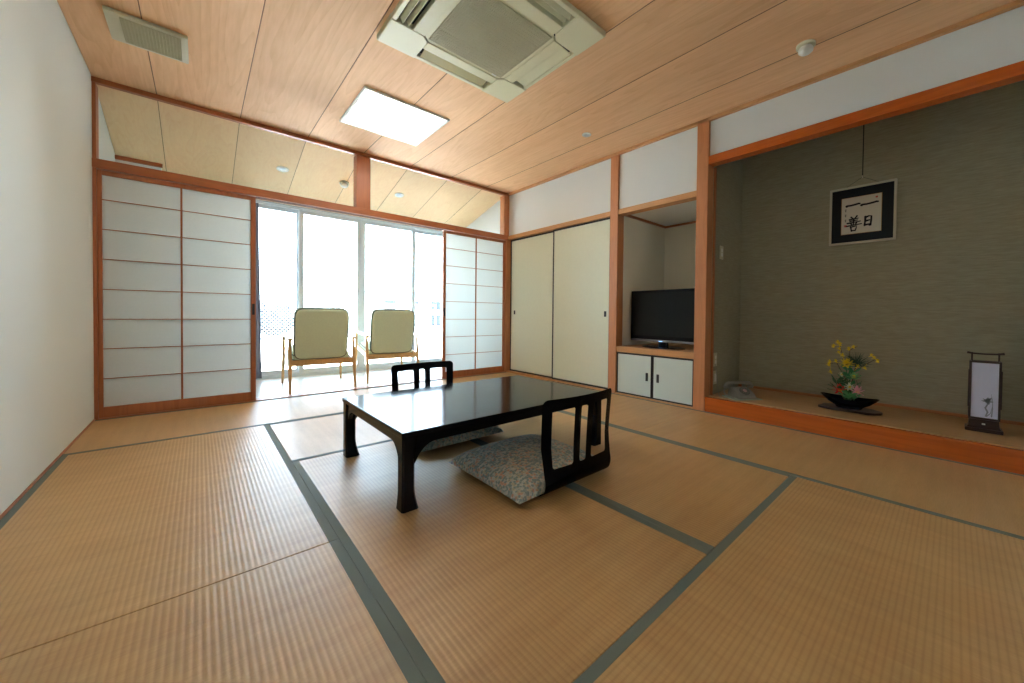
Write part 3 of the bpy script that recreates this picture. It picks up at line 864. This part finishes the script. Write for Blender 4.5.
# ------------------------------------------------------------------ telephone
t = thing('telephone_mat', 'thin pale green pad beneath the old grey telephone', 'mat', (3.955, -3.10, TZ+.0004), -.62)
bm = B(); box(bm, -.125, .125, -.095, .095, 0, .006, .002, 1); obj('pad', bm, plain('pale_green_pad', (.42, .52, .42), .6), t)
t = thing('telephone', 'old grey dial telephone on a pale green pad next to the alcove post', 'telephone', (3.955, -3.10, TZ+.0068), -.62)
# local +x... front faces -y (toward the camera)
bm = B()
rings = []
prof = [(-.085, .0, .078), (-.088, .018, .078), (-.070, .036, .074), (-.005, .078, .068), (.045, .082, .066), (.080, .060, .070), (.092, .0, .078)]
Lf = [bm.verts.new((-w_, y, z)) for y, z, w_ in prof]; Rt = [bm.verts.new((w_, y, z)) for y, z, w_ in prof]
for i in range(len(prof)-1): bm.faces.new((Lf[i], Rt[i], Rt[i+1], Lf[i+1]))
bm.faces.new((Lf[-1], Rt[-1], Rt[0], Lf[0])); bm.faces.new(Lf); bm.faces.new(Rt[::-1])
bmesh.ops.bevel(bm, geom=bm.edges[:], offset=.006, segments=3, affect='EDGES')
obj('body', bm, M['phone'], t, True)
Md = Matrix.Translation((0, -.038, .0585)) @ Matrix.Rotation(math.radians(33), 4, 'X')
bm = B(); lathe(bm, [(0, 0), (.044, 0), (.044, .004), (.036, .007), (0, .007)], n=32, M=Md); obj('dial', bm, plain('smoky_dial_plastic', (.16, .15, .14), .3), t, True)
bm = B(); lathe(bm, [(0, .0072), (.018, .0072), (.016, .010), (0, .010)], n=24, M=Md); obj('dial_centre', bm, plain('pink_dial_label', (.62, .40, .38), .5), t, True)
bm = B()
for i in range(10):
    a = i*.55+.6; lathe(bm, [(0, .0072), (.0045, .0072), (.0045, .0078), (0, .0078)], (math.cos(a)*.030, math.sin(a)*.030, 0), 10, M=Md)
obj('finger_hole', bm, M['phone'], t)
bm = B()
tube(bm, [(-.118, .045, .088), (-.10, .045, .108), (-.05, .045, .116), (0, .045, .118), (.05, .045, .116), (.10, .045, .108), (.118, .045, .088)], [.020, .019, .013, .0125, .013, .019, .020], 14)
for s in (-1, 1): lathe(bm, [(0, .0), (.022, 0), (.027, .006), (.027, .016), (.018, .026), (0, .03)], (s*.108, .045, .072), 20)
hs = obj('handset', bm, M['phone'], t, True)
for s in (-1, 1):
    bm = B(); box(bm, s*.05-.012, s*.05+.012, .030, .060, .078, .100, .004, 2); obj('cradle', bm, M['phone'], t, True)
bm = B(); pts = []
for k in range(140):
    a = k/139; x = -.115-.05*math.sin(PI*a)-.0*a; y = .045-.12*a; z = .085*(1-a)**1.5+.007
    pts.append((x+.006*math.cos(k*.9), y, z+.006*math.sin(k*.9)+.002))
tube(bm, pts, .0018, 5); obj('coiled_cord', bm, M['phone'], t, True)
# wall line
bm = B(); tube(bm, [(3.935, -2.876, .40), (3.938, -2.895, .30), (3.93, -2.91, .18), (3.905, -2.93, .133), (3.85, -2.96, .1315), (3.83, -3.0, .1315), (3.86, -3.03, .1345)], .0025, 8)
tag(obj('telephone_line', bm, M['phone'], None, True), 'thin grey telephone line running down from the wall socket to the alcove floor', 'cord')
def plate(name, x, z0, z1, w, label, kids):
    t = thing(name, label, 'wall plate' if name == 'wall_socket' else 'light switch', (x, -2.8685, z0))
    bm = B(); box(bm, -w/2, w/2, -.008, 0, 0, z1-z0, .003, 2); obj('cover_plate', bm, M['beige'], t, True)
    for i in range(kids):
        h = (z1-z0-.04)/kids; bm = B(); box(bm, -w*.2, w*.2, -.0105, -.0081, .02+i*h+.004, .02+(i+1)*h-.004, .001, 1)
        obj('rocker' if name != 'wall_socket' else 'outlet', bm, M['white'], t)
plate('light_switch', 4.04, 1.34, 1.46, .07, 'beige light switch high on the alcove side wall', 2)
plate('wall_socket', 3.945, .375, .495, .07, 'beige socket plate on the alcove side wall, upper of two above the telephone', 2)
plate('wall_socket', 3.945, .215, .335, .07, 'beige socket plate on the alcove side wall, lower of two above the telephone', 1)

# ------------------------------------------------------------------ flower arrangement
FX, FY = 4.115, -3.80
t = thing('display_board', 'dark polished free-edge board under the flower bowl', 'board', (FX, FY, TZ+.0004))
bm = B(); n = 40
rings = []
for z in (.006, .010, .020, .022):
    ring = []
    for i in range(n):
        a = 2*PI*i/n; r = 1+.05*math.sin(3*a+1)+.04*math.sin(7*a); sc = .985 if z in (.022, .006) else 1
        ca, sa = math.cos(a), math.sin(a); ring.append(Vector((.095*sc*r*math.copysign(abs(ca)**.7, ca), .180*sc*r*math.copysign(abs(sa)**.7, sa), z)))
    rings.append(ring)
loft(bm, rings); obj('slab', bm, M['darkwood'], t, True)
for sy in (-1, 1):
    bm = B(); box(bm, -.06, .06, sy*.11-.012, sy*.11+.012, 0, .0065); obj('foot', bm, M['darkwood'], t)
BZ = TZ+.0228
t = thing('flower_bowl', 'black lacquered boat-shaped flower bowl on a dark board in the alcove', 'bowl', (FX, FY, BZ))
bm = B(); n = 48
def ell(rx, ry, z, lift=0, th=0):
    ring = []
    for i in range(n):
        a = 2*PI*i/n; ca, sa = math.cos(a), math.sin(a)
        e_ = 1.15
        ring.append(Vector((rx*ca, ry*math.copysign(abs(sa)**e_, sa), z+lift*abs(sa)**3)))
    return ring
loft(bm, [ell(.050, .075, .0), ell(.052, .08, .008), ell(.050, .085, .014), ell(.070, .125, .032, .005), ell(.085, .158, .054, .012), ell(.090, .176, .070, .018),
          ell(.085, .168, .072, .018), ell(.072, .135, .052, .010), ell(.05, .09, .036), ell(.01, .02, .034)])
obj('bowl_shell', bm, M['black'], t, True)
green = plain('leaf_green', (.035, .12, .035), .5, var=.3, bscale=100); green2 = plain('pale_leaf_green', (.10, .40, .14), .5, var=.2, bscale=100)
yel = plain('yellow_petals', (.80, .58, .02), .6); red = plain('red_petals', (.80, .03, .02), .6); pink = plain('pink_petals', (.90, .42, .52), .6); whi = plain('cream_petals', (.68, .70, .45), .6)
stemm = plain('brown_stem', (.10, .05, .02), .7); pine = plain('dark_pine_green', (.012, .05, .022), .6)
FZ = BZ+.036
def petal(bm, c, ax, ln, wd, cup, tilt=0):
    # a curved leaf / petal as a two-sided thin slab starting at c along direction ax
    ax = Vector(ax).normalized(); up = Vector((0,0,1)); s = ax.cross(up)
    if s.length < 1e-3: s = Vector((1,0,0))
    s.normalize(); nrm = s.cross(ax).normalized(); rings = []
    for k in range(6):
        a = k/5; w_ = wd*math.sin(PI*min(.97, .12+a*.86))**.8; p = Vector(c)+ax*ln*a+nrm*cup*ln*(a*a)
        rings.append([p-s*w_/2+nrm*wd*.12, p+nrm*-.0008, p+s*w_/2+nrm*wd*.12, p+nrm*.0008])
    loft(bm, rings)
def blossom(c, r, mat, npet, layers, name_, label, stem_from, cup=.5, fac=(-1, -.4, .5), grp=None):
    t = thing(name_, label, 'flower', stem_from, 0, grp); c = Vector(c)-Vector(stem_from)
    bm = B(); mid = c*.5+Vector((0, .008, .01)); tube(bm, [(0,0,0), mid, c], [.0022, .002, .002], 6); obj('stem', bm, stemm if name_ == 'red_flower' else green, t, True)
    F = Vector(fac).normalized(); Q = F.to_track_quat('Z', 'Y').to_matrix()
    bm = B()
    for l in range(layers):
        for i in range(npet):
            a = 2*PI*(i+.5*l)/npet+random.uniform(-.1, .1); el = .15+.45*l
            d = Q @ Vector((math.cos(a)*math.cos(el), math.sin(a)*math.cos(el), math.sin(el)))
            petal(bm, c, d, r*(1-.2*l), r*(1.9/npet+.25), cup*.4)
    obj('petals', bm, mat, t, True)
    bm = B(); bmesh.ops.create_icosphere(bm, subdivisions=2, radius=r*.26, matrix=Matrix.Translation(c+F*r*.12)); obj('flower_centre', bm, yel if mat is not yel else stemm, t, True)
base = lambda dx, dy: (FX+dx, FY+dy, FZ)
blossom((FX-.045, FY+.050, BZ+.130), .048, red, 9, 3, 'red_flower', 'red blossom low on the left of the flower bowl', base(-.01, .012))
blossom((FX-.050, FY-.052, BZ+.135), .046, pink, 8, 3, 'pink_flower', 'pink blossom low on the right of the flower bowl', base(-.01, -.012))
blossom((FX-.040, FY+.012, BZ+.325), .050, yel, 12, 3, 'yellow_flower', 'large yellow blossom in the upper middle of the arrangement', base(.0, .004), fac=(-.8, -.2, .8))
blossom((FX-.045, FY-.008, BZ+.160), .036, whi, 10, 2, 'cream_flower', 'cream white blossom between the red and pink ones', base(.006, -.004))
blossom((FX-.040, FY-.030, BZ+.235), .048, plain('pale_green_petals', (.22, .50, .18), .6), 9, 2, 'pale_green_flower', 'pale green ruffled blossom in the middle of the arrangement', base(.01, -.008), fac=(-.6, -.2, 1))
blossom((FX+.010, FY+.048, BZ+.240), .024, whi, 8, 2, 'small_white_flower', 'tiny pale blossom at the left of the arrangement above the red one', base(.015, .01))
# leaves
def leafy(name_, label, spots, mat, stem_from, ln, wd):
    t = thing(name_, label, 'foliage', stem_from); s0 = Vector(stem_from); bm = B(); b2 = B()
    for (c, d) in spots:
        c = Vector(c)-s0; tube(b2, [(0,0,0), c*.5+Vector((0,0,.01)), c], .0016, 5)
        petal(bm, c, d, ln*random.uniform(.85, 1.15), wd, .25)
    obj('leaves', bm, mat, t, True); obj('stem', b2, green, t, True)
sp = []
for i in range(13):
    a = 2*PI*i/13; sp.append(((FX-.045+.012*math.cos(a), FY-.012+.026*math.sin(a), BZ+.078+.012*(i % 3)), (math.cos(a)-.5, math.sin(a), .35+.25*(i % 2))))
leafy('ruffled_leaves', 'bright green ruffled leaves at the front rim of the bowl', sp, green2, base(-.015, 0), .058, .044)
sp = []
for i in range(16):
    a = random.uniform(0, 2*PI); h = random.uniform(.12, .20); sp.append(((FX-.02+.02*math.cos(a), FY+.055+.022*math.sin(a), BZ+h), (math.cos(a), math.sin(a), random.uniform(-.1, .9))))
leafy('dark_leaves', 'dark green leaves on the left behind the red blossom', sp, green, base(.01, .016), .052, .030)
sp = []
for i in range(20):
    a = random.uniform(0, 2*PI); h = random.uniform(.13, .29); sp.append(((FX+.0+.03*math.cos(a), FY-.000+.03*math.sin(a), BZ+h), (math.cos(a), math.sin(a), random.uniform(.1, 1.2))))
leafy('green_leaves', 'mid green leaves in the centre of the arrangement', sp, plain('mid_leaf_green', (.04, .22, .08), .5), base(.012, 0), .055, .030)
sp = [((FX, FY-.055, BZ+.10), (0, -.1, 1)), ((FX-.01, FY-.06, BZ+.13), (0, .1, 1)), ((FX+.01, FY-.05, BZ+.15), (0, -.05, 1))]
leafy('upright_leaves', 'thin upright green leaves at the right of the pink blossom', sp, green, base(.01, -.02), .07, .012)
# pine sprig
s0 = Vector(base(.012, -.006)); t = thing('pine_sprig', 'dark green pine sprig with a fan of needles near the top', 'foliage', s0)
c = Vector((FX-.005, FY-.040, BZ+.330))-s0
bm = B(); tube(bm, [(0,0,0), (0, .0, .12), c], [.004, .0035, .003], 7); obj('branch', bm, stemm, t, True)
bm = B()
for i in range(90):
    d = Vector((random.uniform(-.8, .5), random.uniform(-1, 1.1), random.uniform(.0, 1.3))).normalized(); o0 = c+Vector((0, .0, random.uniform(-.02, .02)))
    tube(bm, [o0, o0+d*.045, o0+d*random.uniform(.07, .10)+Vector((0,0,-.004))], [.0014, .0013, .0004], 4)
obj('needles', bm, pine, t)
# three twigs with yellow blossoms
def twig(label, pts, bl):
    s0 = Vector(base(.016, .0)); t = thing('blossoming_twig', label, 'flower', s0, 0, 'twigs with small yellow blossoms')
    P_ = [Vector((0,0,0))]+[Vector((FX+a, FY+b, BZ+c_+.03))-s0 for a, b, c_ in pts]
    bm = B(); tube(bm, P_, [.003]+[.002]*(len(P_)-1), 6); obj('twig', bm, stemm, t, True)
    for (a, b, c_) in bl:
        c = Vector((FX+a, FY+b, BZ+c_+.03))-s0; bm = B()
        for i in range(5):
            an = 2*PI*i/5+random.random(); d = Vector((-.5, math.cos(an), math.sin(an)+.1))
            petal(bm, c, d, .017, .017, .3)
        near = min(P_, key=lambda q: (q-c).length); tube(bm, [near, c], .0012, 5)
        obj('blossom', bm, yel, t, True)
twig('yellow-blossomed twig reaching to the upper left above the arrangement', [(-.01, .01, .2), (-.02, .035, .34), (-.02, .06, .44)],
     [(-.03, .070, .455), (-.03, .095, .425), (-.03, .060, .405), (-.03, .063, .375), (-.03, .040, .36), (-.03, .055, .44)])
twig('yellow-blossomed twig reaching out low to the left', [(-.005, .02, .18), (-.02, .075, .30), (-.02, .115, .29)],
     [(-.03, .115, .305), (-.03, .110, .225), (-.03, .08, .31), (-.02, .125, .28)])
twig('yellow-blossomed twig reaching out to the right', [(-.01, -.03, .25), (-.02, -.10, .31), (-.02, -.145, .345)],
     [(-.03, -.125, .37), (-.03, -.160, .335), (-.03, -.090, .275), (-.03, -.05, .285), (-.03, -.14, .355)])
twig('yellow-blossomed twig leaning over the top behind the pine sprig', [(-.005, .0, .25), (-.01, .0, .40), (-.01, -.045, .435)],
     [(-.02, .005, .41), (-.02, -.02, .425)])

# ------------------------------------------------------------------ paper lantern
t = thing('table_lantern', 'upright paper lantern with a dark wooden frame standing at the right of the alcove', 'lamp', (4.13, -4.46, TZ+.0004), 0)
bm = B(); box(bm, -.055, .055, -.078, .078, 0, .022, .004, 2)
rings = []
for z, a, b in ((.0225, .045, .070), (.035, .040, .064), (.075, .038, .060)):
    rings.append([Vector((sx*a, sy*b, z)) for sx, sy in ((-1, -1), (1, -1), (1, 1), (-1, 1))])
loft(bm, rings); obj('base', bm, M['darkwood'], t)
bm = B()
for sx in (-1, 1):
    for sy in (-1, 1): box(bm, sx*.034-.005, sx*.034+.005, sy*.060-.005, sy*.060+.005, .0755, .435, .001, 1)
    box(bm, sx*.034-.004, sx*.034+.004, -.055, .055, .077, .087); box(bm, sx*.034-.004, sx*.034+.004, -.055, .055, .424, .434)
for sy in (-1, 1):
    box(bm, -.029, .029, sy*.060-.004, sy*.060+.004, .077, .087); box(bm, -.029, .029, sy*.060-.004, sy*.060+.004, .424, .434)
    box(bm, -.0395, -.029, sy*.066-.003, sy*.066+.003, .15, .38, .001, 1)
obj('frame', bm, M['darkwood'], t)
bm = B()
for sy in (-1, 1): box(bm, -.004, .004, sy*.055-.004, sy*.055+.004, .4355, .487, .001, 1)
tube(bm, [(0, -.076, .484), (0, -.05, .479), (0, 0, .477), (0, .05, .479), (0, .076, .484)], [.0075, .0055, .005, .0055, .0075], 10)
obj('carrying_handle', bm, M['darkwood'], t)
bm = B()
for sx in (-1, 1): box(bm, sx*.031-.0005, sx*.031+.0005, -.055, .055, .087, .424)
for sy in (-1, 1): box(bm, -.0305, .0305, sy*.056-.0005, sy*.056+.0005, .087, .424)
shd = obj('paper_shade', bm, M['lamp_paper'], t)
# printed flower on the front face (viewer's right = -y)
bm = B(); X_ = -.0319
def S2(*pts):
    stroke(bm, [(a, b, c_) for a, b, c_ in pts], X_)
S2((.030, .100, .006), (.034, .150, .003), (.032, .200, .002), (.026, .238, .001))
S2((.006, .098, .005), (.014, .125, .008), (.004, .150, .008), (.016, .178, .005)); S2((.010, .098, .006), (.026, .120, .003), (.034, .170, .002))
S2((.016, .178, .012), (.012, .200, .016), (.014, .212, .006)); S2((.004, .196, .010), (-.006, .206, .002)); S2((.018, .200, .014), (.028, .214, .003)); S2((.010, .190, .018), (.034, .190, .004)); S2((.0, .19, .008), (-.012, .192, .002))
obj('printed_flower', bm, M['greyink'], shd)
obj('label_plate', bx(-.0415, -.0385, -.006, .008, .045, .054), M['white'], t)

# ------------------------------------------------------------------ outdoors
GZ = -.45
struct('ground', bx(-40, 60, VY+.1, 90, GZ-.1, GZ), plain('pale_concrete', (.50, .50, .47), .9, var=.1, bscale=3))
struct('terrace', bx(-.5, 5, VY+.1005, VY+1.6, -.2, -.06), plain('terrace_slab', (.55, .54, .50), .8, bump=.2, bscale=80))
lawn = plain('artificial_green', (.006, .030, .024), .9, bump=.4, bscale=40)
o = obj('lawn', bx(-3, 3.0, 4.6, 7.2, GZ, GZ+.03), lawn); tag(o, 'green patch of lawn outside the left glass door', 'lawn'); o['kind'] = 'stuff'
# mesh fence
t = thing('mesh_fence', 'pale diamond mesh fence outside beyond the lawn', 'fence', (0, 15, GZ))
steel = plain('pale_galvanised_steel', (.5, .52, .52), .5, metal=.3)
for i in range(11):
    bm = B(); tube(bm, [(-6+i*1.6, 0, 0), (-6+i*1.6, 0, 1.75)], .03, 8); obj('post', bm, steel, t)
bm = B(); h_ = 1.6
x = -6
while x < 10-h_:
    for s in (1, -1):
        a = (x, 0, .1) if s == 1 else (x+h_, 0, .1); b = (x+h_, 0, .1+h_) if s == 1 else (x, 0, .1+h_)
        tube(bm, [a, b], .0055, 3)
    x += .15
tube(bm, [(-6, 0, .1), (10, 0, .1)], .02, 6); tube(bm, [(-6, 0, 1.7), (10, 0, 1.7)], .02, 6)
obj('wire_mesh', bm, steel, t)
# bushes behind it
random.seed(3)
leafm = plain('dark_foliage', (.006, .011, .019), .8, bump=.5, bscale=20)
for k, (bxx, by, r) in enumerate([(.2, 18, 1.15), (3.1, 18.2, 1.25), (5.9, 18, 1.1)]):
    bm = B(); bmesh.ops.create_icosphere(bm, subdivisions=4, radius=1)
    for v in bm.verts:
        n_ = .86+.22*noise.noise(v.co*2.3+Vector((k*7, 0, 0)))+.10*noise.noise(v.co*7)
        v.co = Vector((v.co.x*r*1.0*n_, v.co.y*r*.8*n_, r*.74+v.co.z*r*.70*n_))
    for j in range(700):
        d = Vector((random.gauss(0, 1), random.gauss(0, 1), random.gauss(0, 1))).normalized()*random.uniform(.82, .98)
        c = Vector((d.x*r*1.0, d.y*r*.8, r*.74+d.z*r*.70)); q1 = Vector((random.gauss(0, 1), random.gauss(0, 1), random.gauss(0, 1))).normalized()
        q2 = q1.orthogonal().normalized(); s = .10
        a, b, c2, e_ = [bm.verts.new(c+v) for v in (q1*s, q2*s*.6, -q1*s, -q2*s*.6)]
        bm.faces.new((a, b, c2, e_))
    fo = ['left of the three', 'middle one, seen beside the left armchair', 'right of the three'][k]
    t = thing('bush', 'dark green bush behind the mesh fence, ' + fo, 'bush', (bxx, by, GZ), 0, 'bushes behind the mesh fence')
    obj('foliage', bm, leafm, t)
    bm = B()
    for j in range(5):
        a = j*1.3; tube(bm, [(0, 0, 0), (.15*r*math.cos(a), .15*r*math.sin(a), r*.3), (.3*r*math.cos(a), .3*r*math.sin(a), r*.6)], [.04, .03, .015], 5)
    obj('stem', bm, stemm, t)
# pale building seen through the right pane
t = thing('building', 'pale overexposed building seen through the rightmost glass pane', 'building', (15.2, 25, GZ))
obj('wall', bx(-5, 5, 0, 8, 0, 2.9), plain('white_render', (.75, .77, .78), .9, var=.05, bscale=10), t)
gl = plain('bluish_window_glass', (.01, .02, .03), .2)
for i in range(5):
    for z in (.25, 1.55):
        obj('window', bx(-4.4+i*1.85, -3.6+i*1.85, -.03, .02, z, z+(.7 if z > 1 else .9)), gl, t)
obj('roof', bx(-5.2, 5.2, -.2, 8.2, 2.9, 3.0), plain('pale_roof', (.6, .6, .6), .8), t)

# ------------------------------------------------------------------ light
wd = bpy.data.worlds.new('World'); S.world = wd; wd.use_nodes = True
bg = wd.node_tree.nodes['Background']; nt = wd.node_tree
tc = nt.nodes.new('ShaderNodeTexCoord'); sp = nt.nodes.new('ShaderNodeSeparateXYZ'); nt.links.new(tc.outputs['Generated'], sp.inputs[0])
nt.links.new(ramp(nt, sp.outputs['Z'], [(0, (.76, .90, 1.0)), (.35, (.60, .81, 1.0)), (1, (.40, .64, 1.0))]), bg.inputs[0])
bg.inputs[1].default_value = 9.5
sun = bpy.data.lights.new('Sun', 'SUN'); sun.energy = 55; sun.color = (1, .96, .90); sun.angle = math.radians(.6)
so = bpy.data.objects.new('Sun', sun); COL.objects.link(so)
so.rotation_euler = Vector((-.30, 1, 2.15)).to_track_quat('Z', 'Y').to_euler()

# ------------------------------------------------------------------ camera
f, ppx, ppy, yaw, pitch, roll, cx, cy, cz = 376.5049, 550.3079, 320.658, .7502, -.0158, .0112, .5727, -4.3248, .8195
import json
cam = bpy.data.cameras.new('Camera'); co = bpy.data.objects.new('Camera', cam); COL.objects.link(co); S.camera = co
cam.sensor_width = 36; cam.sensor_fit = 'HORIZONTAL'; cam.lens = f*36/1024
cam.shift_x = (512-ppx)/1024; cam.shift_y = (ppy-341.5)/1024
cam.clip_start = .02; cam.clip_end = 300
fw_ = Vector((math.sin(yaw)*math.cos(pitch), math.cos(yaw)*math.cos(pitch), math.sin(pitch)))
r = Vector((math.cos(yaw), -math.sin(yaw), 0)); up = r.cross(fw_)
rr = r*math.cos(roll)+up*math.sin(roll); uu = -r*math.sin(roll)+up*math.cos(roll)
mw = Matrix(((rr.x, uu.x, -fw_.x, cx), (rr.y, uu.y, -fw_.y, cy), (rr.z, uu.z, -fw_.z, cz), (0, 0, 0, 1)))
co.matrix_world = mw

vs = S.view_settings
vs.view_transform = 'Standard'; vs.look = 'None'; vs.gamma = 1; vs.use_curve_mapping = False
vs.exposure = 1.0
